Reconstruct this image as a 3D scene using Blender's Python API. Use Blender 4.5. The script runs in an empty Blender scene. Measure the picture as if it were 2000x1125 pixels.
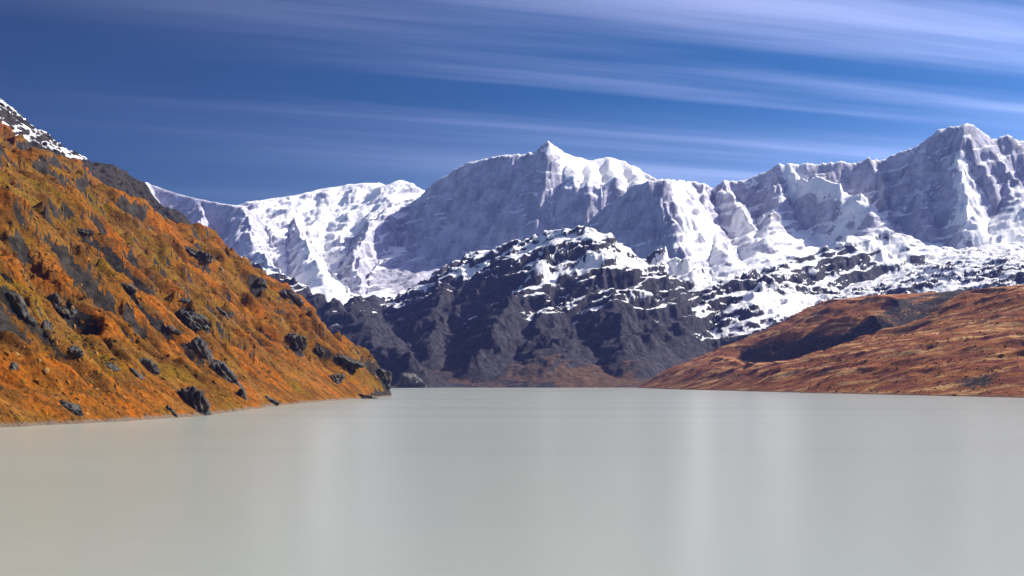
import bpy, math
import numpy as np
from mathutils import Vector

# ------------------------------------------------------------------ camera, sky, sun, exposure
scene = bpy.context.scene
F_PX, HOR, EYE = 2400.0, 745.0, 20.0          # focal length and horizon row in photo pixels, eye height over the lake
cam_d = bpy.data.cameras.new('camera')
cam_d.sensor_width = 36.0
cam_d.lens = 36.0 * F_PX / 2000.0
cam_d.shift_y = (HOR - 562.5) / 2000.0        # level camera, rising front
cam_d.clip_start = 1.0
cam_d.clip_end = 60000.0
cam = bpy.data.objects.new('camera', cam_d)
scene.collection.objects.link(cam)
cam.location = (0, 0, EYE)
cam.rotation_euler = (math.radians(90), 0, 0)
scene.camera = cam

SUN_AZ, SUN_EL = math.radians(68), math.radians(37)   # azimuth to the right of the view (+Y), height
to_sun = Vector((math.sin(SUN_AZ) * math.cos(SUN_EL), math.cos(SUN_AZ) * math.cos(SUN_EL), math.sin(SUN_EL)))
sun_d = bpy.data.lights.new('sun', 'SUN')
sun_d.energy = 5.0
sun_d.angle = math.radians(0.5)
sun_d.color = (1.0, 0.93, 0.82)
sun = bpy.data.objects.new('sun', sun_d)
scene.collection.objects.link(sun)
sun.rotation_euler = (-to_sun).to_track_quat('-Z', 'Y').to_euler()
sun.location = (3000, 2000, 5000)

world = bpy.data.worlds.new('World')
scene.world = world
world.use_nodes = True

def build_world():
    nt = world.node_tree
    nt.nodes.clear()
    N = lambda t, **k: _node(nt, t, **k)
    out = N('ShaderNodeOutputWorld')
    bg = N('ShaderNodeBackground')
    bg.inputs['Strength'].default_value = 0.085
    sky = N('ShaderNodeTexSky')
    sky.sky_type = 'NISHITA'
    sky.sun_disc = False
    sky.sun_elevation = SUN_EL
    sky.sun_rotation = SUN_AZ
    sky.altitude = 2400
    sky.air_density = 1.0
    sky.dust_density = 0.4
    sky.ozone_density = 3.0
    # polarised deep blue: more contrast than the plain sky
    def vscale(src, k):
        v = N('ShaderNodeVectorMath', operation='MULTIPLY'); v.inputs[1].default_value = k
        nt.links.new(src, v.inputs[0]); return v.outputs[0]
    gam = N('ShaderNodeGamma'); gam.inputs['Gamma'].default_value = 1.45
    nt.links.new(vscale(sky.outputs[0], (.1, .1, .1)), gam.inputs[0])
    base = vscale(gam.outputs[0], (1.2, 7.4, 9.3))
    # a polarising filter: darkest at right angles to the sun
    tcg = N('ShaderNodeTexCoord')
    nrm = N('ShaderNodeVectorMath', operation='NORMALIZE'); nt.links.new(tcg.outputs['Generated'], nrm.inputs[0])
    dot = N('ShaderNodeVectorMath', operation='DOT_PRODUCT'); dot.inputs[1].default_value = tuple(to_sun)
    nt.links.new(nrm.outputs[0], dot.inputs[0])
    c2 = N('ShaderNodeMath', operation='MULTIPLY'); nt.links.new(dot.outputs['Value'], c2.inputs[0]); nt.links.new(dot.outputs['Value'], c2.inputs[1])
    num = N('ShaderNodeMath', operation='SUBTRACT'); num.inputs[0].default_value = 1.0; nt.links.new(c2.outputs[0], num.inputs[1])
    den = N('ShaderNodeMath', operation='ADD'); den.inputs[0].default_value = 1.0; nt.links.new(c2.outputs[0], den.inputs[1])
    pol = N('ShaderNodeMath', operation='DIVIDE'); nt.links.new(num.outputs[0], pol.inputs[0]); nt.links.new(den.outputs[0], pol.inputs[1])
    pf = N('ShaderNodeMath', operation='MULTIPLY_ADD'); pf.inputs[1].default_value = -.72; pf.inputs[2].default_value = 1.0
    nt.links.new(pol.outputs[0], pf.inputs[0])
    tint = N('ShaderNodeVectorMath', operation='SCALE')
    nt.links.new(base, tint.inputs[0]); nt.links.new(pf.outputs[0], tint.inputs['Scale'])
    # thin cloud scatters sunlight forward: brighter towards the sun
    fw = N('ShaderNodeMath', operation='MAXIMUM'); fw.inputs[1].default_value = 0.0; nt.links.new(dot.outputs['Value'], fw.inputs[0])
    fw2 = N('ShaderNodeMath', operation='POWER'); fw2.inputs[1].default_value = 2.0; nt.links.new(fw.outputs[0], fw2.inputs[0])
    fwd = N('ShaderNodeMath', operation='MULTIPLY_ADD'); fwd.inputs[1].default_value = 8.5; fwd.inputs[2].default_value = .05
    nt.links.new(fw2.outputs[0], fwd.inputs[0])
    # wind-drawn cirrus on a high plane
    geo = N('ShaderNodeTexCoord')
    sep = N('ShaderNodeSeparateXYZ')
    nt.links.new(geo.outputs['Generated'], sep.inputs[0])
    zz = N('ShaderNodeMath', operation='MAXIMUM'); zz.inputs[1].default_value = 0.0
    nt.links.new(sep.outputs['Z'], zz.inputs[0])
    za = N('ShaderNodeMath', operation='ADD'); za.inputs[1].default_value = 0.05
    nt.links.new(zz.outputs[0], za.inputs[0])
    dx = N('ShaderNodeMath', operation='DIVIDE'); dy = N('ShaderNodeMath', operation='DIVIDE')
    nt.links.new(sep.outputs['X'], dx.inputs[0]); nt.links.new(za.outputs[0], dx.inputs[1])
    nt.links.new(sep.outputs['Y'], dy.inputs[0]); nt.links.new(za.outputs[0], dy.inputs[1])
    cmb = N('ShaderNodeCombineXYZ')
    nt.links.new(dx.outputs[0], cmb.inputs[0]); nt.links.new(dy.outputs[0], cmb.inputs[1])
    def streak(rot, sx, sy, off, lo, hi, detail, rough):
        mp = N('ShaderNodeMapping', vector_type='TEXTURE')
        mp.inputs['Rotation'].default_value = (0, 0, math.radians(rot))
        mp.inputs['Scale'].default_value = (1 / sx, 1 / sy, 1)
        mp.inputs['Location'].default_value = (off, off * .37, 0)
        nt.links.new(cmb.outputs[0], mp.inputs[0])
        nz = N('ShaderNodeTexNoise')
        nz.inputs['Scale'].default_value = 1.0
        nz.inputs['Detail'].default_value = detail
        nz.inputs['Roughness'].default_value = rough
        nt.links.new(mp.outputs[0], nz.inputs['Vector'])
        mr = N('ShaderNodeMapRange', interpolation_type='SMOOTHSTEP')
        mr.inputs[1].default_value = lo; mr.inputs[2].default_value = hi
        nt.links.new(nz.outputs['Fac'], mr.inputs[0])
        return mr.outputs[0]
    SA, SB = 58.8, 61.7
    a = streak(16, 0.12, 0.55, SA, 0.36, 0.70, 3.0, 0.45)
    b = streak(16, 0.22, 2.3, SB, 0.40, 0.76, 5.0, 0.55)
    m1 = N('ShaderNodeMath', operation='MULTIPLY'); m1.inputs[1].default_value = 0.42
    nt.links.new(b, m1.inputs[0])
    m2 = N('ShaderNodeMath', operation='MULTIPLY_ADD'); m2.inputs[1].default_value = 0.38
    nt.links.new(a, m2.inputs[0]); nt.links.new(m1.outputs[0], m2.inputs[2])
    m2.use_clamp = True
    # clouds are lit by the same sky: a bright lilac white relative to the blue behind
    ck = N('ShaderNodeMath', operation='MULTIPLY')
    nt.links.new(m2.outputs[0], ck.inputs[0]); nt.links.new(fwd.outputs[0], ck.inputs[1])
    cl = N('ShaderNodeVectorMath', operation='SCALE'); cl.inputs[0].default_value = (1.9, 1.85, 2.5)
    nt.links.new(ck.outputs[0], cl.inputs['Scale'])
    mix = N('ShaderNodeVectorMath', operation='ADD')
    nt.links.new(tint.outputs[0], mix.inputs[0]); nt.links.new(cl.outputs[0], mix.inputs[1])
    nt.links.new(mix.outputs[0], bg.inputs['Color'])
    nt.links.new(bg.outputs[0], out.inputs[0])

def _node(nt, t, **k):
    n = nt.nodes.new(t)
    for a, v in k.items():
        setattr(n, a, v)
    return n
build_world()

scene.view_settings.view_transform = 'Standard'
scene.view_settings.look = 'None'
scene.view_settings.gamma = 1.0
scene.view_settings.use_curve_mapping = False
scene.view_settings.exposure = 0.95
scene.cycles.max_bounces = 5
scene.cycles.diffuse_bounces = 2
scene.cycles.glossy_bounces = 2
scene.cycles.volume_bounces = 0
scene.cycles.use_denoising = True

# ------------------------------------------------------------------ numeric helpers
rng = np.random.RandomState(7)
PERM = np.concatenate([rng.permutation(1024)] * 3).astype(np.int64)
ANG = rng.rand(1024) * 2 * np.pi
GX, GY = np.cos(ANG), np.sin(ANG)

def perlin(x, y, seed=0):
    xi = np.floor(x).astype(np.int64); yi = np.floor(y).astype(np.int64)
    xf = x - xi; yf = y - yi
    u = xf * xf * xf * (xf * (xf * 6 - 15) + 10); v = yf * yf * yf * (yf * (yf * 6 - 15) + 10)
    xi += seed * 131; yi += seed * 57
    def g(ix, iy, fx, fy):
        h = PERM[PERM[ix & 1023] + (iy & 1023)]
        return GX[h] * fx + GY[h] * fy
    a = g(xi, yi, xf, yf); b = g(xi + 1, yi, xf - 1, yf)
    c = g(xi, yi + 1, xf, yf - 1); d = g(xi + 1, yi + 1, xf - 1, yf - 1)
    return ((a * (1 - u) + b * u) * (1 - v) + (c * (1 - u) + d * u) * v) * 1.5

def fbm(x, y, octs, seed=0, gain=0.5):
    s = 0; a = 1.0; t = 0
    for o in range(octs):
        s = s + a * perlin(x, y, seed + o); t += a; a *= gain; x = x * 2.03 + 17.1; y = y * 2.03 - 9.3
    return s / t

def ridged(x, y, octs, seed=0, gain=0.5):
    s = 0; a = 1.0; t = 0; w = 1.0
    for o in range(octs):
        n = 1.08 - np.sqrt(perlin(x, y, seed + o) ** 2 + .006) * 1.4
        n = np.clip(n, 0, 1) ** 2
        s = s + a * n * w; t += a; w = np.clip(n * 1.4, 0, 1); a *= gain; x = x * 2.07 + 5.2; y = y * 2.07 + 1.7
    return s / t                                           # 0..1

def erosion(x, y, dx, dy, seed=0):
    """downslope gullies: cosine kernels laid across the slope direction, with derivatives"""
    xi = np.floor(x).astype(np.int64); yi = np.floor(y).astype(np.int64)
    xf = x - xi; yf = y - yi
    va = np.zeros_like(x); vx = np.zeros_like(x); vy = np.zeros_like(x); wt = np.zeros_like(x)
    for i in range(-1, 2):
        for j in range(-1, 2):
            h = PERM[PERM[(xi + i + seed * 37) & 1023] + ((yi + j + seed * 91) & 1023)]
            ox = (PERM[h] / 1024.0 - .5) * .9; oy = (PERM[h + 1] / 1024.0 - .5) * .9
            px = xf - i - .5 - ox; py = yf - j - .5 - oy
            w = np.exp(-(px * px + py * py) * 3.2)
            mag = (px * dx + py * dy) * 2 * np.pi
            s = np.sin(mag)
            va += np.cos(mag) * w; vx -= s * dx * w; vy -= s * dy * w; wt += w
    return va / wt, vx / wt, vy / wt

def sstep(a, b, x):
    t = np.clip((x - a) / (b - a), 0, 1)
    return t * t * (3 - 2 * t)

def W(px, py, Y):
    return ((px - 1000.0) / F_PX * Y, Y, EYE + (HOR - py) / F_PX * Y)

class Grid:
    """fan-shaped ground grid: columns are bearings, rows are distances"""
    def __init__(s, px0, px1, nu, y0, y1, ny):
        s.u = (np.linspace(px0, px1, nu) - 1000.0) / F_PX
        s.Y = np.geomspace(y0, y1, ny)
        s.nu, s.ny = nu, ny
        s.y = np.repeat(s.Y[:, None], nu, 1)
        s.x = s.y * s.u[None, :]
    def grad(s, z):
        zu = np.gradient(z, s.u, axis=1); zy = np.gradient(z, s.Y, axis=0)
        return zu / s.y, zy - s.u[None, :] / s.y * zu
    def erode(s, z, amp, cell, octs, seed, strength, gain=.5):
        gx, gy = s.grad(z)
        wx = 0; tot = 0; a = amp; f = 1.0 / cell
        ddx = np.zeros_like(z); ddy = np.zeros_like(z)
        for o in range(octs):
            sx = gx + ddx; sy = gy + ddy
            n = np.sqrt(sx * sx + sy * sy) + 1e-6
            k = np.minimum(n, 1.2) / n * strength
            e, ex, ey = erosion(s.x * f, s.y * f, sy * k, -sx * k, seed + o)
            tot = tot + a * e
            ddx = ddx + a * f * ex; ddy = ddy + a * f * ey
            a *= gain; f *= 2.0
        return tot
    def mesh(s, name, z, col, mat, keep=None):
        co = np.stack([s.x, s.y, z], -1).reshape(-1, 3).astype(np.float32)
        idx = np.arange(s.nu * s.ny).reshape(s.ny, s.nu)
        q = np.stack([idx[:-1, :-1], idx[:-1, 1:], idx[1:, 1:], idx[1:, :-1]], -1).reshape(-1, 4)
        if keep is not None:
            q = q[keep.reshape(-1)]
        used = np.zeros(len(co), bool); used[q.reshape(-1)] = True
        remap = np.cumsum(used) - 1
        return mesh_from(name, co[used], remap[q], mat, {k: c.reshape(-1)[used] for k, c in col.items()})

def mesh_from(name, co, faces, mat, attrs={}, smooth=True):
    me = bpy.data.meshes.new(name)
    nf, k = faces.shape
    me.vertices.add(len(co)); me.vertices.foreach_set('co', np.ascontiguousarray(co, np.float32).reshape(-1))
    me.loops.add(nf * k); me.loops.foreach_set('vertex_index', faces.reshape(-1).astype(np.int32))
    me.polygons.add(nf); me.polygons.foreach_set('loop_start', np.arange(0, nf * k, k, dtype=np.int32))
    me.update(calc_edges=True)
    if smooth:
        me.polygons.foreach_set('use_smooth', np.ones(nf, bool))
    for an, av in attrs.items():
        at = me.attributes.new(an, 'FLOAT', 'POINT')
        at.data.foreach_set('value', np.ascontiguousarray(av, np.float32))
    me.materials.append(mat)
    o = bpy.data.objects.new(name, me)
    scene.collection.objects.link(o)
    return o

def tag(o, label=None, cat=None, group=None, kind=None):
    if label: o['label'] = label
    if cat: o['category'] = cat
    if group: o['group'] = group
    if kind: o['kind'] = kind
    return o

# ------------------------------------------------------------------ materials
class Mat:
    def __init__(s, name):
        s.m = bpy.data.materials.new(name); s.m.use_nodes = True
        s.nt = s.m.node_tree; s.nt.nodes.clear()
        s.out = s.n('ShaderNodeOutputMaterial'); s.bsdf = s.n('ShaderNodeBsdfPrincipled')
        s.l(s.bsdf.outputs[0], s.out.inputs[0])
        s.tc = s.n('ShaderNodeTexCoord').outputs['Object']
    def n(s, t, **k): return _node(s.nt, t, **k)
    def l(s, a, b): s.nt.links.new(a, b)
    def attr(s, name):
        a = s.n('ShaderNodeAttribute'); a.attribute_name = name; return a.outputs['Fac']
    def noise(s, scale, detail=4, rough=.55, stretch=(1, 1, 1), rot=0, typ='FBM'):
        mp = s.n('ShaderNodeMapping', vector_type='TEXTURE'); mp.inputs['Scale'].default_value = tuple(1.0 / v for v in stretch)
        mp.inputs['Rotation'].default_value = (0, 0, rot)
        s.l(s.tc, mp.inputs[0])
        nz = s.n('ShaderNodeTexNoise'); nz.noise_type = typ
        nz.inputs['Scale'].default_value = scale; nz.inputs['Detail'].default_value = detail; nz.inputs['Roughness'].default_value = rough
        s.l(mp.outputs[0], nz.inputs['Vector']); return nz.outputs['Fac']
    def math(s, op, a, b, c=None):
        m = s.n('ShaderNodeMath', operation=op)
        for i, v in enumerate((a, b, c)):
            if v is None: continue
            if isinstance(v, (int, float)): m.inputs[i].default_value = v
            else: s.l(v, m.inputs[i])
        return m.outputs[0]
    def ramp(s, f, lo, hi):
        r = s.n('ShaderNodeMapRange', interpolation_type='SMOOTHSTEP'); s.l(f, r.inputs[0])
        r.inputs[1].default_value = lo; r.inputs[2].default_value = hi; return r.outputs[0]
    def mix(s, f, a, b):
        m = s.n('ShaderNodeMix', data_type='RGBA')
        if isinstance(f, (int, float)): m.inputs[0].default_value = f
        else: s.l(f, m.inputs[0])
        for i, v in ((6, a), (7, b)):
            if isinstance(v, tuple): m.inputs[i].default_value = (*v, 1)
            else: s.l(v, m.inputs[i])
        return m.outputs[2]
    def bump(s, h, dist, strength=1.0, prev=None):
        b = s.n('ShaderNodeBump'); 
        if isinstance(dist, (int, float)): b.inputs['Distance'].default_value = dist
        else: s.l(dist, b.inputs['Distance'])
        
        if isinstance(strength, (int, float)): b.inputs['Strength'].default_value = strength
        else: s.l(strength, b.inputs['Strength'])
        s.l(h, b.inputs['Height'])
        if prev is not None: s.l(prev, b.inputs['Normal'])
        return b.outputs[0]
    def done(s, col, rough, nrm=None, spec=.2):
        if isinstance(col, tuple): s.bsdf.inputs['Base Color'].default_value = (*col, 1)
        else: s.l(col, s.bsdf.inputs['Base Color'])
        if isinstance(rough, (int, float)): s.bsdf.inputs['Roughness'].default_value = rough
        else: s.l(rough, s.bsdf.inputs['Roughness'])
        s.bsdf.inputs['Specular IOR Level'].default_value = spec
        if nrm is not None: s.l(nrm, s.bsdf.inputs['Normal'])
        return s.m

def alpine_material():
    m = Mat('alpine_rock_and_snow')
    sn, veg, scr = m.attr('snow'), m.attr('veg'), m.attr('scree')
    n1 = m.noise(.012, 6, .62); n2 = m.noise(.05, 5, .6); n3 = m.noise(.004, 4, .55)
    rock = m.mix(m.ramp(n1, .35, .68), (.10, .10, .125), (.22, .22, .25))
    rock = m.mix(m.ramp(n3, .4, .7), rock, (.13, .12, .15))
    rock = m.mix(m.math('MULTIPLY', m.ramp(n2, .5, .75), .5), rock, (.045, .04, .055))
    rock = m.mix(m.ramp(m.math('ADD', scr, m.math('MULTIPLY_ADD', n2, .5, -.25)), .4, .62), rock, (.23, .22, .225))
    rime_haze = m.math('MULTIPLY', m.attr('rime_haze'), m.math('MULTIPLY_ADD', m.ramp(m.math('MULTIPLY_ADD', m.noise(.012, 8, .62, (1, 1, .3)), .65, m.math('MULTIPLY', m.noise(.05, 6, .65, (1, 1, .4)), .35)), .38, .62), .60, .34))
    rock = m.mix(m.attr('dark'), rock, m.mix(m.ramp(n2, .35, .7), (.010, .0095, .016), (.050, .044, .047)))  # nearer rock: its own dark tone, plus shade put into the colour
    rock = m.mix(rime_haze, rock, (.68, .67, .79))  # frost dusting; also lifts shaded far faces and paints in a haze tint
    vg = m.mix(m.ramp(n2, .35, .7), (.075, .040, .022), (.15, .078, .036))
    rock = m.mix(m.ramp(m.math('ADD', veg, m.math('MULTIPLY_ADD', n1, .9, -.45)), .38, .62), rock, vg)
    k = m.math('ADD', sn, m.math('MULTIPLY_ADD', n2, .34, -.17))
    k = m.math('ADD', k, m.math('MULTIPLY_ADD', n1, .35, -.175))
    ns = m.noise(.045, 8, .72, (1, 1, .4))
    k = m.math('ADD', k, m.math('MULTIPLY_ADD', ns, .5, -.25))
    sf = m.ramp(k, .44, .56)
    snow = m.mix(n3, (.87, .87, .88), (.94, .93, .92))
    col = m.mix(sf, rock, snow)
    nr = m.bump(m.noise(.035, 9, .74, (1, 1, .6)), m.math('MULTIPLY_ADD', sf, -15.0, 22.0), 1.0)
    return m.done(col, .85, nr, .15)

def hill_material(name, c_or, c_ol, c_br, c_pale, rot, rockcol, stretch, pale=.4):
    m = Mat(name)
    rk, sn = m.attr('rock'), m.attr('snow')
    big = m.noise(.011, 4, .6, (1, .6, 1), rot); med = m.noise(.05, 5, .62, stretch, rot); fin = m.noise(.35, 5, .7)
    band = m.noise(.03, 4, .6, stretch, rot)
    g = m.mix(m.ramp(big, .40, .60), c_or, c_ol)
    g = m.mix(m.ramp(med, .38, .60), g, c_br)
    g = m.mix(m.math('MULTIPLY', m.ramp(band, .50, .64), pale), g, c_pale)
    g = m.mix(m.math('MULTIPLY', m.ramp(fin, .44, .66), .75), g, tuple(v * .38 for v in c_br))
    rock = m.mix(m.ramp(m.noise(.12, 6, .65), .35, .7), tuple(v * .5 for v in rockcol), tuple(v * 1.7 for v in rockcol))
    r = m.ramp(m.math('ADD', rk, m.math('MULTIPLY_ADD', m.noise(.16, 4, .6), .6, -.3)), .44, .58)
    col = m.mix(r, g, rock)
    s = m.ramp(m.math('ADD', sn, m.math('MULTIPLY_ADD', m.noise(.07, 6, .7), 1.0, -.5)), .42, .56)
    col = m.mix(s, col, (.84, .85, .88))
    sp = m.n('ShaderNodeSeparateXYZ'); m.l(m.tc, sp.inputs[0])
    wet = m.ramp(m.math('ADD', sp.outputs['Z'], m.math('MULTIPLY_ADD', m.noise(.06, 4, .6), -5.0, 2.5)), 2.6, .9)
    col = m.mix(m.math('MULTIPLY', wet, .85), col, m.mix(m.noise(.4, 4, .6), (.07, .055, .042), (.24, .19, .145)))
    nr = m.bump(m.noise(.12, 7, .7), 4.0, 1.0)
    nr = m.bump(fin, .8, .8, nr)
    return m.done(col, .95, nr, .03)

MAT_ALP = alpine_material()
MAT_LEFT = hill_material('autumn_grass_left', (.32, .092, .008), (.165, .095, .008), (.125, .052, .011), (.25, .13, .035), math.radians(20), (.034, .029, .025), (.45, 1.5, 1))
MAT_RIGHT = hill_material('autumn_grass_right', (.43, .165, .040), (.38, .15, .05), (.22, .072, .045), (.72, .43, .18), math.radians(-62), (.05, .048, .046), (.22, 2.0, 1), .9)

# ------------------------------------------------------------------ far mountains: one height field cut into landforms
def ridge_height(x, y, B, pts, L, sharp=1.0):
    best = np.full_like(x, -1e9); dm = np.full_like(x, 1e9)
    P = [W(*p[:3]) for p in pts]
    for a, b in zip(P[:-1], P[1:]):
        ex, ey = b[0] - a[0], b[1] - a[1]
        t = np.clip(((x - a[0]) * ex + (y - a[1]) * ey) / (ex * ex + ey * ey), 0, 1)
        d = np.sqrt((x - a[0] - t * ex) ** 2 + (y - a[1] - t * ey) ** 2 + 22.0 ** 2) - 22.0
        zr = a[2] + t * (b[2] - a[2])
        h = zr - L * d - 1e-4 * L * d * d * 0 if sharp == 0 else B + (zr - B) * np.exp(-.35 * (d / L) - .75 * (d / L) ** (sharp + .35))
        np.maximum(best, h, out=best); np.minimum(dm, d, out=dm)
    return best, dm

RIDGES = {
 'left_glacier': [
  ([(380,420,9500),(440,408,9500),(470,404,9550),(500,393,9600),(560,384,9700),(620,371,9800),(680,361,9900),(740,358,9900),(772,368,9800),(785,354,9750),(800,365,9750),(830,380,9700),(900,400,9500)], 1300, 1),
  ([(575,440,9000),(590,470,8500),(612,510,7900),(640,560,7300)], 240, 1.2),
  ([(640,400,9600),(660,450,9000),(670,500,8300)], 420, 1.2),
 ],
 'left_wall': [
  ([(90,300,10000),(180,330,9800),(262,347,9500),(330,374,9300),(380,388,9150),(440,400,9000),(474,403,8900)], 1.3, 0),
  ([(474,403,8900),(486,440,8600),(496,480,8250),(520,520,7800),(565,558,7300),(620,592,6900)], 1.1, 0),
  ([(380,388,9150),(392,430,8850),(405,470,8500),(430,520,8000)], 1.2, 0),
  ([(290,355,9400),(300,400,9050),(320,450,8600)], 1.2, 0),
 ],
 'main_peak': [
  ([(790,392,9350),(825,386,9150),(860,350,8900),(900,325,8800),(950,311,8700),(1000,304,8600),(1040,299,8550),(1056,286,8520),(1070,276,8500),(1084,288,8500),(1100,299,8550),(1150,315,8650),(1185,308,8700),(1220,317,8700),(1260,336,8600),(1290,351,8500),(1330,356,8450),(1370,361,8400),(1388,377,8400)], 1.32, 0),
  ([(1070,277,8500),(1086,330,8380),(1106,372,8260),(1132,410,8110),(1152,440,7950)], 1.5, 0),
  ([(825,386,9150),(765,405,8950),(725,440,8600),(703,480,8200),(690,525,7800),(706,570,7350)], 1.2, 0),
  ([(1100,299,8560),(1110,325,8380),(1116,346,8250)], 420, 1.6),
  ([(1150,315,8650),(1150,335,8420),(1152,351,8220)], 460, 1.6),
  ([(1190,309,8700),(1192,335,8440),(1196,355,8200)], 460, 1.6),
  ([(1235,324,8660),(1238,345,8400),(1242,361,8200)], 420, 1.6),
 ],
 'front_buttress': [
  ([(1130,470,8000),(1152,440,7880),(1180,408,7760),(1205,386,7660),(1240,367,7540),(1275,356,7430),(1300,354,7420),(1325,356,7700),(1340,358,8300)], 1.4, 0),
  ([(1290,355,7420),(1300,400,7280),(1316,450,7080),(1335,500,6900),(1345,545,6600)], 200, 1.1),
  ([(1325,356,8200),(1342,405,7750),(1362,460,7300)], 190, 1.1),
  ([(1370,361,8350),(1380,415,7850),(1396,465,7400),(1420,520,6900)], 220, 1.1),
  ([(1412,358,8300),(1438,400,7950),(1466,445,7600),(1482,495,7150)], 240, 1.1),
 ],
 'right_range': [
  ([(1380,372,8400),(1410,358,8350),(1460,351,8300),(1500,336,8250),(1520,325,8200),(1560,323,8150),(1600,322,8100),(1680,320,8050),(1700,309,8000),(1715,316,8000),(1760,299,7950),(1790,285,7900),(1830,257,7850),(1850,252,7800),(1870,250,7780),(1885,243,7750),(1905,254,7750),(1920,266,7750),(1937,277,7750),(1955,272,7750),(1975,270,7750),(2000,281,7750),(2080,250,7700),(2200,300,7700)], 1.2, 0),
  ([(1505,336,8200),(1522,375,7950),(1512,420,7650),(1502,470,7300)], 240, 1.2),
  ([(1545,326,8150),(1560,347,8000),(1590,360,7820),(1640,364,7680),(1680,388,7560),(1706,418,7420),(1725,450,7250)], 210, 1.2),
  ([(1715,312,8000),(1726,375,7720),(1734,440,7380),(1740,490,7000)], 1.2, 0),
  ([(1790,285,7900),(1800,360,7560),(1810,430,7200)], 1.2, 0),
  ([(1885,243,7750),(1874,320,7480),(1880,380,7230),(1895,430,6950)], 1.25, 0),
  ([(1955,272,7750),(1965,340,7480),(1990,400,7150)], 300, 1.3),
  ([(2080,250,7700),(2090,340,7400),(2120,420,7000)], 340, 1.3),
 ],
 'rock_spur': [
  ([(1378,565,5350),(1420,550,5450),(1470,535,5600),(1530,516,5750),(1585,498,5900),(1640,478,6050),(1690,460,6150),(1727,449,6200),(1740,475,6250)], .85, 0),
  ([(1228,550,5600),(1265,517,5600),(1300,507,5550),(1335,519,5500),(1352,545,5450),(1385,565,5350)], .9, 0),
  ([(1300,507,5550),(1290,560,5280),(1280,610,4980)], 170, 1.2),
  ([(1530,516,5750),(1490,560,5300),(1460,600,4950)], 190, 1.2),
 ],
 'central_knoll': [
  ([(740,588,6200),(790,574,6080),(840,546,5950),(900,512,5800),(960,492,5680),(1030,472,5540),(1080,456,5430),(1110,449,5350),(1128,453,5330),(1150,446,5300),(1168,470,5270),(1190,500,5230),(1215,525,5200),(1245,550,5150)], .72, 0),
  ([(1100,450,5350),(1070,510,5100),(1010,575,4800),(965,635,4480),(935,700,4180)], .8, 0),
  ([(1150,446,5300),(1168,515,5070),(1188,570,4800),(1218,625,4540),(1232,690,4220)], .8, 0),
  ([(900,512,5800),(872,570,5330),(852,630,4850),(838,690,4380)], .8, 0),
  ([(1060,540,5020),(1062,600,4750),(1080,660,4430),(1090,710,4170)], 190, 1.2),
 ],
 'left_bank': [
  ([(420,480,5200),(520,530,5000),(580,560,4900),(640,592,4800),(700,640,4500),(750,680,4250),(800,700,4000),(835,706,3920),(868,722,3880)], .75, 0),
  ([(700,640,4500),(690,605,5300),(740,592,6100)], 200, 1.2),
 ],
}

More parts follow.
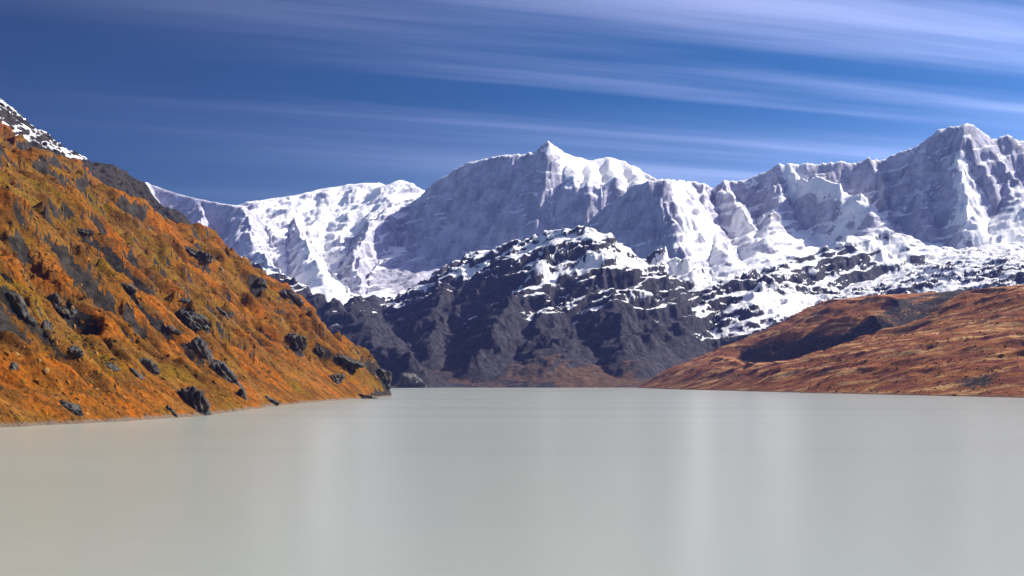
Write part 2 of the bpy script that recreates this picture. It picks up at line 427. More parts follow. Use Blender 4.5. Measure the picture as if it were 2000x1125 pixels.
def build_far():
    g = Grid(-120, 2180, 1180, 3720, 10600, 710)
    x, y = g.x, g.y
    wx = fbm(x / 620, y / 620, 3, 3) * 60 + fbm(x / 170, y / 170, 2, 9) * 16
    wy = fbm(x / 620, y / 620, 3, 13) * 60 + fbm(x / 170, y / 170, 2, 19) * 16
    xw, yw = x + wx * .55, y + wy * .9
    B = (.165 - .04 * sstep(900, 100, x)) * (y - 3985 + 25 * fbm(x / 150, y / 150, 3, 30))
    B = np.where(y < 3990, np.minimum(B, .08 * (y - 3985)), B) + 0 * x
    B = B + 270 * sstep(700, 2300, x) * sstep(4150, 5300, y)
    bench = sstep(500, 1100, x) * sstep(4300, 4800, y) * sstep(7300, 6700, y)
    ac, al = x * .5 + y * .87, x * .87 - y * .5
    B = B + bench * (30 * (ridged(ac / 190, al / 520, 5, 33, .5) - .4) + 14 * fbm(x / 90, y / 90, 4, 36))
    z = B.copy()
    owner = np.zeros(z.shape, int)
    names = list(RIDGES)
    k = 22.0
    dc = np.full_like(z, 1e9)
    for i, nme in enumerate(names):
        hz = np.full_like(z, -1e9)
        for pts, L, sh in RIDGES[nme]:
            h, dd = ridge_height(xw, yw, B, pts, L, sh)
            hz = np.maximum(hz, h)
            if pts is RIDGES[nme][0][0]: dc = np.minimum(dc, dd)
        owner = np.where(hz > np.maximum(z, B + 25), i + 1, owner)
        # smooth union
        d = np.clip(.5 + .5 * (hz - z) / k, 0, 1)
        z = z * (1 - d) + hz * d + k * d * (1 - d) * .5
    rise = np.clip((z - B) / 350.0, 0, 1)
    lake = sstep(3960, 4150, y)
    far = .6 + .4 * sstep(4000, 6500, y)
    knoll_ = sstep(6600, 5800, y)
    cr = .12 + .88 * sstep(0, 170, dc)
    e = g.erode(z, 22, 380, 5, 40, 1.25, .52) * cr
    cap = W(1172, 330, 8450)
    sm = 1 - .85 * np.exp(-((x - cap[0]) / 330) ** 4 - ((y - cap[1]) / 260) ** 4)
    cr = cr * sm; e = e * sm
    z = z + e * (.2 + .8 * rise) * far
    rd = ridged(xw / 300, yw / 300, 5, 60, .40)
    z = z + (rd - .4) * (10 + 34 * rise) * far * cr
    z = z + fbm(x / 70, y / 70, 5, 77, .52) * 9 * (.55 + .45 * knoll_) * (.5 + .5 * cr)
    z = z + (ridged(x / 110, y / 110, 4, 71, .45) - .4) * 30 * knoll_ * sstep(0, .3, rise)
    z = z + (ridged((x * .9 + y * .4) / 300, (y * .9 - x * .4) / 210, 4, 73, .45) - .4) * 44 * knoll_ * sstep(.05, .5, rise) * (.35 + .65 * sstep(0, 220, dc))
    tooth = (1 - sstep(10, 170, dc)) * sm * sstep(-400, 200, x + .0 * y) * sstep(6900, 7300, y)
    tooth = tooth + .5 * (1 - sstep(10, 170, dc)) * sm * sstep(-1000, -700, x) * sstep(7400, 7900, y) * sstep(200, -400, x)
    z = z + tooth * (fbm(x / 75, y / 240, 4, 66, .6) * 26 + 4)
    z = z + knoll_ * (fbm(x / 30, y / 30, 4, 68, .55) * 6 + (ridged(x / 75, y / 75, 4, 69, .5) - .4) * 8) * sstep(0, .2, np.maximum(rise, .6 * bench))
    # rock benches: break the slopes into tilted ledges
    st = fbm(x / 260, y / 260, 4, 91)
    dip = .24 * x + .05 * y
    near = sstep(6700, 6000, y)
    sw = sstep(.02, .3, np.maximum(rise, .8 * bench))
    for P_, A_, wv, sd_ in ((84.0, .66, 85, 0), (31.0, .55, 42, 3)):
        ph = (z - dip + st * wv + sd_ * 11) / P_
        z = z + np.sin(ph * 2 * np.pi) * P_ / (2 * np.pi) * (A_ * near + .75 * A_ * (1 - near) * cr) * sw
    ysh = 3992 - 190 * np.exp(-((x + 335) / 105) ** 2) + 30 * fbm(x / 130, x / 400, 3, 96)
    tp = np.clip((y - ysh) / 170, 0, 1)
    z = np.where(tp > 0, np.maximum(z, 3) * tp ** .7, -2.0 - .05 * np.clip(3980 - y, 0, None))
    gx, gy = g.grad(z)
    slope = np.sqrt(gx * gx + gy * gy)
    # ---- snow cover: height, slope, hollows
    nz = fbm(x / 330, y / 330, 5, 101, .6)
    nl = fbm((x + .4 * y) / 320, (z - dip) / 30, 4, 108, .5)          # snow lies along ledges
    line = 300 + 150 * nz
    snow = .05 + .62 * sstep(-130, 260, z - line)
    snow = snow + .62 * (sstep(1.25, .45, slope) - .55)
    snow = snow - .10 * np.clip(e / 12, -1, 1) + .12 * nz + (.2 + .24 * near) * nl - .22 * sstep(.95, 1.5, slope) * (1 - near)
    snow = snow - .45 * sstep(250, 120, z) - .06 * knoll_ + .16 * bench
    def patch(px, py, Y, rx, ry, amt):
        c = W(px, py, Y)
        return amt * np.exp(-((x - c[0]) / rx) ** 2 - ((y - c[1]) / ry) ** 2)
    for p in [(1172,332,8450,330,260,1.0),(1240,350,8400,160,200,.5),(620,420,9200,700,700,.55),(600,500,8000,300,700,.45),(660,560,7200,250,500,.5),
              (1640,372,7450,260,120,.5),(1560,345,7900,120,150,.4),(1890,370,7050,90,200,.6),(1960,408,6900,250,150,.5),
              (1880,500,6200,600,330,.30),(1540,570,5000,260,200,.30),(1150,510,5100,130,90,.15),(1400,440,7400,300,300,.25),
              (920,400,8300,550,500,-.25),(800,520,7700,330,420,-.85),(1230,430,7450,200,250,-.5),(1800,400,7200,380,350,-.35),(1620,330,8000,500,150,-.2),
              (850,600,5100,260,400,-.3),(1600,500,5850,330,90,-.45),
              (1300,660,4500,300,200,-.3),(340,440,8900,650,650,-.75)]:
        snow = snow + patch(*p)
    for pts, rad, amt in [
        ([(1545,328,8150),(1560,347,8000),(1590,360,7820),(1640,364,7680),(1680,388,7560),(1706,418,7420)], 60, .75),
        ([(1874,330,7480),(1888,372,7280),(1897,402,7130),(1950,408,7000),(2010,412,6950)], 60, .7),
        ([(1060,462,5450),(1110,449,5350),(1150,446,5300),(1190,500,5230)], 60, .22),
        ([(905,612,4850),(1000,580,4900),(1100,558,4980),(1240,540,5100)], 40, .5),
        ([(1060,618,4650),(1190,592,4750),(1270,578,4850)], 34, .5),
        ([(870,545,5560),(960,520,5500),(1040,500,5350)], 34, .4),
        ([(1310,380,7750),(1330,430,7380),(1350,480,7000)], 45, .45),
        ([(1355,380,8050),(1378,440,7550),(1400,490,7100)], 50, .45),
        ([(1420,370,8150),(1450,420,7750),(1480,470,7350)], 60, .45),
        ([(1240,545,5250),(1300,512,5520),(1345,530,5450)], 40, .4),
        ([(1400,600,4900),(1500,560,5100),(1600,545,5350)], 80, .5),
        ([(1330,640,4550),(1420,615,4750),(1560,590,4900)], 60, .4)]:
        _, dd = ridge_height(xw, yw, B, pts, 1.0, 0)
        snow = snow + amt * np.exp(-(dd / rad) ** 2)
    veg = sstep(300, 40, z) * sstep(1.5, .5, slope) * .56 + .36 * nz + patch(1140,735,4080,150,90,.4) - .1
    scree = sstep(.75, .45, slope) * sstep(40, 140, z) * sstep(420, 220, z) * .24 + patch(1225,715,4120,70,140,.5) + patch(1170,735,4060,60,80,.2)
    rime_haze = sstep(5600, 6900, y - .15 * x) * sstep(300, 700, z)
    col = {'snow': snow, 'veg': veg, 'scree': scree, 'rime_haze': rime_haze, 'dark': .98 * sstep(6600, 6100, y)}
    el = (z - EYE) / y
    hid = np.maximum.accumulate(el, axis=0) - el > .045
    ow = np.where(hid[:-1, :-1] & hid[1:, 1:], -1, owner[:-1, :-1])
    info = {
     'left_glacier': ('snowy_mountain', 'distant white glacier mountain left of the pointed peak'),
     'left_wall': ('rock_wall', 'shaded grey rock wall with a thin snow crest behind the left hillside'),
     'main_peak': ('snowy_mountain', 'tall pointed grey peak with a white snow cap on its right shoulder'),
     'front_buttress': ('rock_buttress', 'shaded rock buttress with white gullies right below the pointed peak'),
     'right_range': ('snowy_mountain', 'long grey jagged mountain range on the right with snow ledges'),
     'rock_spur': ('rock_spur', 'dark snow-streaked rock spur between the central knoll and the right range'),
     'central_knoll': ('rock_knoll', 'dark rocky knoll dusted with snow at the head of the lake'),
     'left_bank': ('rocky_bank', 'dark rocky bank behind the tip of the orange hillside'),
    }
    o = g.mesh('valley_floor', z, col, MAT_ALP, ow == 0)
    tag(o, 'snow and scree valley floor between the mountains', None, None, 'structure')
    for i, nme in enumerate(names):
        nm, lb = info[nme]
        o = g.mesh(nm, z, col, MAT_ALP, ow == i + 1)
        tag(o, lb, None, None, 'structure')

build_far()

# ------------------------------------------------------------------ slopes beside the lake
def interp(v, xs, ys): return np.interp(v, xs, ys)

def crest_profile(pts):
    P = np.array([W(*p) for p in pts])
    o = np.argsort(P[:, 0]); return P[o]


def hit(g, z, px, py):
    """where the line of sight through a photo point meets a slope"""
    u = (px - 1000.0) / F_PX; j = np.clip(np.searchsorted(g.u, u), 1, g.nu - 1)
    el = (z[:, j] - EYE) / g.Y
    want = (HOR - py) / F_PX
    k = np.argmax(el >= want)
    return np.array([u * g.Y[k], g.Y[k], z[k, j]])

OUT = 'dark rock outcrops on the left hillside'
CRAGS = [   # photo point of the middle, width and height in photo pixels, label; outcrops, some standing for shaded gullies
 (28, 590, 34, 44, 'dark rock outcrop at the left edge, half way up the orange hillside'),
 (104, 583, 24, 26, 'upper of three small black rocks in a falling row on the left slope'),
 (123, 603, 22, 22, 'middle of three small black rocks in a falling row on the left slope'),
 (137, 620, 20, 18, 'lowest of three small black rocks in a falling row on the left slope'),
 (58, 634, 18, 20, 'small dark rock below the outcrop at the left edge, left of a pair'),
 (88, 634, 15, 24, 'upright small dark rock below the outcrop at the left edge, right of a pair'),
 (24, 716, 18, 32, 'narrow dark rock at the left edge low on the orange slope'),
 (136, 691, 34, 18, 'low flat dark ledge on the lower left orange slope'),
 (128, 792, 36, 20, 'dark rock just above the shore in the lower left corner of the hillside'),
 (284, 712, 36, 24, 'dark rock pair on the lower slope left of the big black crags, upper'),
 (262, 729, 22, 18, 'dark rock pair on the lower slope left of the big black crags, lower'),
 (359, 586, 20, 22, 'small black rock above the wide leaning slab in the middle of the hillside'),
 (374, 626, 54, 30, 'wide black slab leaning right in the middle of the orange hillside'),
 (382, 682, 34, 48, 'tall dark crag between the leaning slab and the shore cliff'),
 (435, 722, 46, 56, 'big round black crag right of the tall crags above the shore'),
 (371, 775, 66, 74, 'largest black cliff dropping straight into the lake'),
 (334, 803, 22, 20, 'small black rock at the waterline left of the largest cliff'),
 (471, 768, 20, 32, 'narrow dark rock above the shore right of the largest cliff'),
 (520, 777, 24, 16, 'low dark rock near the waterline below the middle of the hillside'),
 (573, 664, 40, 30, 'black outcrop high above the shore on the right half of the hillside'),
 (505, 553, 26, 16, 'small grey outcrop near the skyline of the orange hillside'),
 (562, 576, 34, 24, 'dark outcrop breaking the skyline of the orange hillside'),
 (378, 490, 32, 18, 'left of two grey crags near the skyline below the shaded mountain'),
 (397, 503, 26, 26, 'right of two grey crags near the skyline below the shaded mountain'),
 (672, 712, 40, 16, 'flat dark outcrop low on the point of the orange hillside'),
 (742, 733, 34, 30, 'dark crag at the very tip of the orange hillside'),
 (702, 772, 40, 12, 'low black rock at the waterline near the tip of the hillside'),
 (648, 738, 34, 14, 'long thin dark ledge above the waterline near the tip'),
 (330, 642, 26, 12, 'thin dark ledge left of the wide leaning slab'),
 (212, 715, 26, 16, 'small dark rock in the grass left of the dark rock pair'),
 (246, 560, 26, 16, 'lone small dark ledge in the bright orange grass high on the slope'),
 (165, 455, 30, 14, 'thin dark ledge high on the left slope below the snowy ridge'),
 (430, 612, 22, 16, 'small dark rock right of the leaning slab'),
 (620, 690, 24, 14, 'small dark rock half way between skyline and shore near the tip'),
]

LEFT_CREST = crest_profile([(-260,120,2080),(-120,200,2040),(0,270,2000),(40,300,1985),(75,336,1970),(130,350,1950),(190,364,1930),(230,395,1910),(280,425,1890),(330,455,1860),(380,477,1840),(440,494,1815),(490,522,1790),(540,560,1765),(600,602,1735),(650,640,1710),(690,668,1690),(730,698,1670),(752,735,1650),(764,766,1640),(770,795,1635),(790,850,1630),(810,1000,1620)])
LEFT_SHORE = np.array([(300,-235),(533,-222),(623,-191),(716,-179),(960,-192),(1200,-190),(1420,-178),(1640,-163)])

def build_left():
    g = Grid(-230, 800, 640, 380, 2350, 560)
    x, y = g.x, g.y
    xs = interp(y, LEFT_SHORE[:, 0], LEFT_SHORE[:, 1]) + 163
    wob = fbm(x / 130, y / 130, 4, 201) * 22 * sstep(0, 120, -163 - (x - xs))
    xr = x - xs + wob + 9 * fbm(y / 55, y / 120, 4, 207)
    zr = interp(xr, LEFT_CREST[:, 0], LEFT_CREST[:, 2])
    zf = np.where(xr > -430, -.80 * (xr + 163), zr)
    fw = sstep(1680, 1350, y)
    zr = zr * (1 - fw) + np.minimum(zf, np.maximum(zr, -40)) * fw
    yr = interp(x + wob, LEFT_CREST[:, 0], LEFT_CREST[:, 1]) + fbm(x / 60, y / 300, 3, 210) * 12
    z = zr - .75 * np.clip(y - yr, 0, None)
    up = sstep(0, 60, z)
    z = z + up * fbm(x / 210 + y / 500, y / 210, 3, 215) * 20
    z = z + g.erode(z, 13, 150, 5, 220, 1.15, .45) * up
    rd = ridged((x + .5 * y) / 150, (y - .3 * x) / 90, 5, 230, .45)
    z = z + (rd - .35) * 16 * up
    gw = fbm(x / 120, y / 120, 3, 226) * 38
    gl_ = np.exp(-(perlin((x + gw) / 300, (y + gw) / 62, 228) / .16) ** 2) + .6 * np.exp(-(perlin((x + gw) / 170, (y + gw) / 30, 229) / .16) ** 2)
    z = z - 14 * gl_ * up * sstep(-.5, .3, fbm(x / 190, y / 190, 2, 227))
    st = fbm(x / 50, y / 50, 4, 240)
    st2 = fbm(x / 140, y / 140, 3, 244)
    ph = (z + .25 * y + st * 26 + st2 * 60) / 36.0
    z = z + np.sin(ph * 2 * np.pi) * 36 / (2 * np.pi) * .5 * up * sstep(-.1, .3, st2)
    z = z + fbm(x / 22, y / 22, 5, 250, .55) * 5.0 * sstep(-2, 12, z)
    for _ in range(4):
        gx, gy = g.grad(z); w_ = sstep(1.75, 2.7, np.sqrt(gx * gx + gy * gy))
        p_ = np.pad(z, 1, mode='edge')
        w_ = np.pad(w_, 1, mode='edge'); w_ = np.maximum.reduce([w_[1:-1, 1:-1], w_[:-2, 1:-1], w_[2:, 1:-1]])
        z = z * (1 - w_) + w_ * (p_[:-2, 1:-1] + p_[2:, 1:-1] + p_[1:-1, :-2] + p_[1:-1, 2:] + p_[:-2, :-2] + p_[2:, 2:] + p_[:-2, 2:] + p_[2:, :-2] + z) / 9
    gx, gy = g.grad(z)
    slope = np.sqrt(gx * gx + gy * gy)
    n = fbm(x / 60, y / 60, 4, 260)
    rock = .72 * sstep(1.45, 2.2, slope) + .20 * n
    rock = rock + .30 * gl_ * sstep(-.1, .4, fbm(x / 110, y / 110, 3, 275))  # gullies darkened with rock colour to paint in their shade
    for px, py, w, h, _ in CRAGS:
        c = hit(g, z, px, py + h * .2); rr = max(w, h) * c[1] / F_PX * .62
        rock = rock + .55 * np.exp(-((x - c[0]) / rr) ** 2 - ((y - c[1]) / (1.3 * rr)) ** 2) * (.8 + .9 * fbm(x / 9, y / 9, 3, 270))
    snow = np.full_like(z, 0.0) - .3
    o = g.mesh('hillside', z, {'rock': rock, 'snow': snow}, MAT_LEFT, (z[:-1, :-1] > -25))
    tag(o, 'steep orange grassy hillside rising from the lake on the left', None, None, 'structure')
    return g, z

SNOW_CREST = crest_profile([(-260,-10,2800),(-120,95,2780),(-50,152,2760),(0,192,2750),(60,243,2740),(130,292,2730),(200,336,2720),(250,344,2710),(290,370,2700),(330,414,2690),(370,436,2680),(420,500,2660),(480,560,2640),(560,650,2600),(640,760,2560)])
def build_snow_ridge():
    g = Grid(-230, 600, 440, 2080, 3300, 240)
    x, y = g.x, g.y
    w = fbm(x / 110, y / 110, 4, 301) * 18
    zr = interp(x + w, SNOW_CREST[:, 0], SNOW_CREST[:, 2])
    yr = interp(x + w, SNOW_CREST[:, 0], SNOW_CREST[:, 1])
    z = zr - .9 * np.clip(y - yr, 0, None) - .12 * np.clip(yr - y, 0, None)
    z = z + g.erode(z, 9, 120, 5, 320, 1.1, .42)
    z = z + (ridged(x / 90, y / 90, 5, 330, .45) - .4) * 14
    z = z + fbm(x / 18, y / 18, 4, 340, .5) * 3.5
    gx, gy = g.grad(z)
    slope = np.sqrt(gx * gx + gy * gy)
    n = fbm(x / 70, y / 70, 4, 350)
    snow = -.12 + .70 * sstep(455, 520, z + 30 * n) - .5 * sstep(.7, 1.5, slope) + .25 * n + .3 * fbm(x / 16, y / 16, 4, 355, .6)
    o = g.mesh('snowy_ridge', z, {'rock': np.full_like(z, .95), 'snow': snow}, MAT_LEFT)
    tag(o, 'grey rocky ridge dusted with snow behind the top of the orange hillside', None, None, 'structure')

RIGHT_CREST = crest_profile([(1225,775,3900),(1240,758,3900),(1300,727,3800),(1380,692,3700),(1440,668,3650),(1500,640,3600),(1560,610,3500),(1600,592,3450),(1680,581,3350),(1760,578,3300),(1850,570,3200),(1900,563,3150),(2000,557,3050),(2150,540,2950),(2350,515,2850)])
RIGHT_SHORE = np.array([(1200,690),(1500,625),(2087,522),(3200,400),(3900,389)])
def build_right():
    g = Grid(1180, 2250, 620, 1300, 4300, 420)
    x, y = g.x, g.y
    xs = interp(y, RIGHT_SHORE[:, 0], RIGHT_SHORE[:, 1]) - 389
    w = fbm(x / 200, y / 200, 4, 401) * 26
    xr = x - xs
    on = sstep(388, 520, xr)
    zr = interp(xr + w * on + 22 * fbm(y / 160, y / 400, 4, 405), RIGHT_CREST[:, 0], RIGHT_CREST[:, 2])
    zr = zr * np.clip(.80 + .2 * (y - 2300) / 1150, .68, 1)
    yr = interp(x, RIGHT_CREST[:, 0], RIGHT_CREST[:, 1])
    z = zr - .35 * np.clip(y - yr, 0, None)
    up = sstep(0, 40, z)
    # one deep ravine, then ribs running up to the right
    rv = np.array([(560, 3250), (594, 3080), (680, 2830), (843, 2720), (1063, 2880), (1300, 3050)], float)
    dmin = np.full_like(x, 1e9); sgn = np.zeros_like(x)
    for a, b in zip(rv[:-1], rv[1:]):
        e = b - a; t = np.clip(((x - a[0]) * e[0] + (y - a[1]) * e[1]) / (e @ e), 0, 1)
        qx, qy = x - a[0] - t * e[0], y - a[1] - t * e[1]
        d = np.hypot(qx, qy); sg = np.sign(e[0] * qy - e[1] * qx)
        sgn = np.where(d < dmin, sg, sgn); dmin = np.minimum(d, dmin)
    sd = dmin * sgn + 25 * fbm(x / 160, y / 160, 3, 409)
    rav = np.exp(-((sd + 15) / 105) ** 2) * sstep(540, 640, x) * sstep(1350, 1100, x)
    z = z - 74 * rav * up * sstep(1080, 860, x)
    z = z + g.erode(z, 3.6, 190, 5, 420, 1.3, .45) * up
    z = z + (ridged((x * .88 + y * .47) / 95, (x * .47 - y * .88) / 520, 4, 430, .42) - .4) * 8 * up
    z = z + fbm(x / 30, y / 30, 5, 450, .55) * 2.2 * up
    gx, gy = g.grad(z)
    slope = np.sqrt(gx * gx + gy * gy)
    n = fbm(x / 90, y / 90, 4, 460)
    rock = .4 * sstep(.7, 1.4, slope) + .25 * n + .60 * sstep(-60, 10, sd) * sstep(170, 100, sd) * sstep(540, 640, x)  # last term paints the ravine's shadow band in the dark rock colour
    c_ = W(1905, 752, 1700)
    rock = rock + .6 * np.exp(-((x - c_[0]) / 38) ** 2 - ((y - c_[1]) / 130) ** 2)
    snow = -.35 + .5 * sstep(225, 290, z + 30 * n) * sstep(3000, 3400, y)
    o = g.mesh('hillside', z, {'rock': rock, 'snow': snow}, MAT_RIGHT, (z[:-1, :-1] > -25))
    tag(o, 'gentle reddish brown hillside with diagonal ribs on the right shore', None, None, 'structure')
    return g, z

gl, zl = build_left()
build_snow_ridge()
gr, zrh = build_right()

# ------------------------------------------------------------------ rock outcrops, scree and heath on the slopes
def ico(sub):
    import bmesh
    bm = bmesh.new(); bmesh.ops.create_icosphere(bm, subdivisions=sub, radius=1.0)
    v = np.array([p.co for p in bm.verts]); f = np.array([[q.index for q in t.verts] for t in bm.faces]); bm.free()
    return v, f
ICO4, ICO5 = ico(4), ico(5)

def crag_mesh(seed, w, d, h, lean):
    """angular cliff: a ball cut by random planes, then broken along joints"""
    v, f = ICO5 if w > 9 else ICO4
    r = np.random.RandomState(seed)
    P = r.randn(16, 3); P[:, 2] *= .7; P /= np.linalg.norm(P, axis=1)[:, None]
    off = .55 + .4 * r.rand(16)
    dist = np.full(len(v), 1.15)
    for p, o in zip(P, off):
        c = v @ p
        dist = np.minimum(dist, np.where(c > .05, o / np.maximum(c, .05), 9))
    q = v * dist[:, None]
    a = r.rand() * 6.28
    s1 = q[:, 0] * math.cos(a) + q[:, 1] * math.sin(a); s2 = q[:, 1] * math.cos(a) - q[:, 0] * math.sin(a)
    k = ridged(s1 * 2.6 + seed, q[:, 2] * .9 + s2 * 2.2, 4, seed % 50, .5) - .45
    k2 = fbm(s2 * 5 + seed, q[:, 2] * 4 + s1 * 3, 4, 20 + seed % 40, .55)
    blk = np.sin((q[:, 2] + .3 * s1 + .25 * k2) * 11) * .045
    q = q * (1 + .42 * k + .22 * k2 + blk)[:, None]
    q[:, 0] += lean * q[:, 2]
    return q * np.array([w, d, h]), f

def crag_material():
    m = Mat('dark_schist')
    n = m.noise(.35, 7, .68, (1, 1, .5)); n2 = m.noise(.09, 5, .6)
    c = m.mix(m.ramp(n, .35, .68), (.016, .016, .017), (.11, .105, .10))
    c = m.mix(m.math('MULTIPLY', m.ramp(n2, .5, .66), .6), c, (.12, .07, .022))
    return m.done(c, .8, m.bump(m.noise(.5, 8, .7, (1, 1, .6)), 2.2), .25)
MAT_CRAG = crag_material()
def pale_material():
    m = Mat('pale_granite')
    n = m.noise(.05, 7, .68, (1, 1, .4))
    return m.done(m.mix(m.ramp(n, .35, .68), (.06, .055, .05), (.19, .18, .165)), .85, m.bump(m.noise(.06, 8, .7), 9.0), .15)
MAT_PALE = pale_material()

for n_, (px, py, w, h, lb) in enumerate(CRAGS):
    c = hit(gl, zl, px, py + h * .25)
    m_px = c[1] / F_PX
    hw, hh = w * m_px * .68, h * m_px * .74
    q, f = crag_mesh(500 + n_ * 7, hw, max(hw, hh) * .75, hh, (-.5, -.2, -.7, .1)[n_ % 4])
    o = mesh_from('rock_outcrop', q, f, MAT_CRAG, smooth=False)
    o.location = (c[0], c[1] + max(hw, hh) * .35, c[2] - hh * .18)
    tag(o, lb, 'rock', OUT)

for px, py, Y, w, h, mt, nm, lb in [
    (806, 748, 3830, 52, 46, MAT_PALE, 'rock_bluff', 'grey rock bluff at the lake edge behind the hillside tip'),
    ]:
    c = W(px, py, Y); m_px = Y / F_PX
    q, f = crag_mesh(900 + px, w * m_px * .6, w * m_px * .6, h * m_px * .62, 0.0)
    o = mesh_from(nm, q, f, mt, smooth=False)
    o.location = (c[0], c[1] + 25, c[2] - h * m_px * .12)
    tag(o, lb, 'rock')

def tuft_material():
    m = Mat('autumn_heath')
    t = m.attr('tone')
    r = m.n('ShaderNodeValToRGB'); m.l(t, r.inputs[0])
    el = r.color_ramp.elements
    el[0].position = 0; el[0].color = (.035, .022, .012, 1)
    el[1].position = 1; el[1].color = (.28, .16, .05, 1)
    for p, c in ((.2, (.06, .038, .007)), (.4, (.13, .08, .008)), (.6, (.19, .06, .008)), (.8, (.33, .105, .009))):
        e = el.new(p); e.color = (*c, 1)
    return m.done(r.outputs[0], .95, m.bump(m.noise(1.5, 4, .6), .5), .05)
MAT_TUFT = tuft_material()

def scatter(name, label, g, z, n, seed, smin, smax, flat, tone_fn, dens_fn, mat, ymax, sides=6):
    """low cushions of heath or stones, one mesh; each cushion is a small uneven dome"""
    r = np.random.RandomState(seed)
    j = r.randint(1, g.nu - 1, n * 3); t = r.rand(n * 3)
    k = (t * (g.ny - 2)).astype(int) + 1
    u = g.u[j] + (r.rand(n * 3) - .5) * (g.u[1] - g.u[0]); Y = g.Y[k] * (1 + (r.rand(n * 3) - .5) * (g.Y[1] / g.Y[0] - 1))
    zz = z[k, j]
    x = u * Y
    gx, gy = g.grad(z); sl = np.hypot(gx, gy)[k, j]
    el = (z - EYE) / g.y
    vis = (np.maximum.accumulate(el, axis=0) - el < .012)[k, j]
    keep = (zz > 1.2) & vis & (Y < ymax) & (r.rand(n * 3) < dens_fn(x, Y, zz, sl))
    idx = np.nonzero(keep)[0][:n]
    x, Y, zz = x[idx], Y[idx], zz[idx]; N = len(idx)
    sc = smin + (smax - smin) * r.rand(N) ** 2.2
    ring = np.arange(sides) / sides * 2 * np.pi
    a0 = r.rand(N) * 6.28
    P = np.zeros((N, 2 * sides + 1, 3))
    for lvl, (rad, hgt) in enumerate(((1.0, -.35), (.72, .45))):
        rr = rad * (.45 + 1.1 * r.rand(N, sides)); an = ring[None] + a0[:, None] + .3 * (r.rand(N, sides) - .5)
        P[:, lvl * sides:(lvl + 1) * sides, 0] = rr * np.cos(an)
        P[:, lvl * sides:(lvl + 1) * sides, 1] = rr * np.sin(an)
        P[:, lvl * sides:(lvl + 1) * sides, 2] = (hgt + .25 * (r.rand(N, sides) - .5)) * flat
    P[:, -1, 2] = flat * (.75 + .5 * r.rand(N))
    P = P * sc[:, None, None]
    gxx, gyy = gx[k[idx], j[idx]].clip(-1.5, 1.5), gy[k[idx], j[idx]].clip(-1.5, 1.5)
    P[:, :, 2] += P[:, :, 0] * gxx[:, None] + P[:, :, 1] * gyy[:, None]
    P += np.stack([x, Y, zz], -1)[:, None, :]
    F = []
    for i in range(sides):
        a, b = i, (i + 1) % sides
        F += [(a, b, sides + b), (a, sides + b, sides + a), (sides + a, sides + b, 2 * sides)]
    F = np.array(F)
    faces = (F[None] + (np.arange(N) * (2 * sides + 1))[:, None, None]).reshape(-1, 3)
    tone = np.repeat(tone_fn(x, Y, zz, r, N), 2 * sides + 1)
    o = mesh_from(name, P.reshape(-1, 3), faces, mat, {'tone': tone}, smooth=True)
    tag(o, label, None, None, 'stuff')
    return o

def tone_left(x, y, z, r, N):
    return np.clip(.45 + .55 * fbm(x / 70, y / 70, 3, 601) + .26 * r.randn(N), 0, 1)
def dens_left(x, y, z, sl):
    c = fbm(x / 45, y / 45, 4, 611)
    return np.clip(.35 + 1.1 * c, .04, 1) * (sl < 2.2)
scatter('heath', 'low orange, olive and brown heath cushions covering the left hillside', gl, zl, 30000, 5, .35, 1.5, .34, tone_left, dens_left, MAT_TUFT, 1900, 5)
def tone_right(x, y, z, r, N):
    return np.clip(.5 + .6 * fbm((x * .88 + y * .47) / 40, (x * .47 - y * .88) / 300, 3, 621) + .2 * r.randn(N), 0, 1)
def dens_right(x, y, z, sl):
    c = fbm((x * .88 + y * .47) / 40, (x * .47 - y * .88) / 300, 4, 631)
    return np.clip(.3 + 1.1 * c, .03, 1)
scatter('heath', 'low brown heath cushions covering the right hillside', gr, zrh, 11000, 6, .9, 3.4, .45, tone_right, dens_right, MAT_TUFT, 3300, 5)
def stone_material():
    m = Mat('scree_stone')
    t = m.attr('tone')
    return m.done(m.mix(t, (.10, .08, .065), (.30, .24, .19)), .9, None, .1)
MAT_STONE = stone_material()
sc_c = hit(gl, zl, 335, 472)
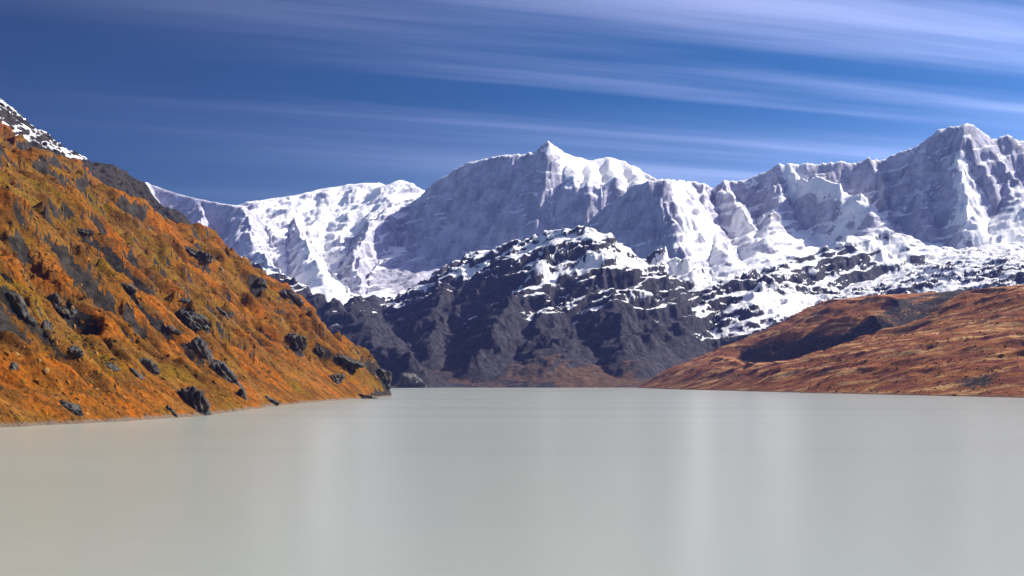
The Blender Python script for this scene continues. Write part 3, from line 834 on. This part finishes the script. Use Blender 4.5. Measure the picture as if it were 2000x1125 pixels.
scatter('scree', 'pale scree stones near the skyline of the left hillside', gl, zl, 1500, 8, .8, 3.4, .7,
        lambda x, y, z, r, N: r.rand(N),
        lambda x, y, z, sl: np.exp(-((x - sc_c[0]) / 60) ** 2 - ((y - sc_c[1] + 40) / 90) ** 2), MAT_STONE, 1950, 5)

# ------------------------------------------------------------------ lake
def build_water():
    m = Mat('milky_water')
    rip = m.noise(.08, 3, .5, (.25, 1, 1))
    body = m.mix(m.noise(.004, 3, .5, (1, .3, 1)), (.262, .284, .242), (.296, .312, .272))
    nr = m.bump(rip, .15, m.math('MULTIPLY', m.ramp(m.noise(.012, 4, .6, (.15, 1, 1)), .4, .65), .5))
    mat = m.done(body, m.math('MULTIPLY_ADD', m.noise(.006, 4, .6, (.2, 1, 1)), .14, .17), nr, .07)
    co = np.array([(-1600, -400, 0), (1900, -400, 0), (1900, 4300, 0), (-1600, 4300, 0)], np.float32)
    o = mesh_from('lake_water', co, np.array([[0, 1, 2, 3]]), mat, smooth=False)
    tag(o, 'smooth milky grey lake water', None, None, 'structure')
build_water()

# ------------------------------------------------------------------ air
def build_haze():
    x0, x1, y0, y1, z0, z1 = -5400, 5600, -600, 10900, -160, 2300
    co = np.array([(x0,y0,z0),(x1,y0,z0),(x1,y1,z0),(x0,y1,z0),(x0,y0,z1),(x1,y0,z1),(x1,y1,z1),(x0,y1,z1)], np.float32)
    f = np.array([(0,3,2,1),(4,5,6,7),(0,1,5,4),(1,2,6,5),(2,3,7,6),(3,0,4,7)])
    mt = bpy.data.materials.new('haze_air'); mt.use_nodes = True
    nt = mt.node_tree; nt.nodes.clear()
    out = _node(nt, 'ShaderNodeOutputMaterial'); v = _node(nt, 'ShaderNodeVolumePrincipled')
    v.inputs['Color'].default_value = (.27, .35, 1.0, 1)
    v.inputs['Density'].default_value = 1.8e-5
    v.inputs['Anisotropy'].default_value = 0.1
    nt.links.new(v.outputs[0], out.inputs['Volume'])
    o = mesh_from('haze', co, f, mt, smooth=False)
    tag(o, 'thin blue haze in the valley air', None, None, 'stuff')
build_haze()
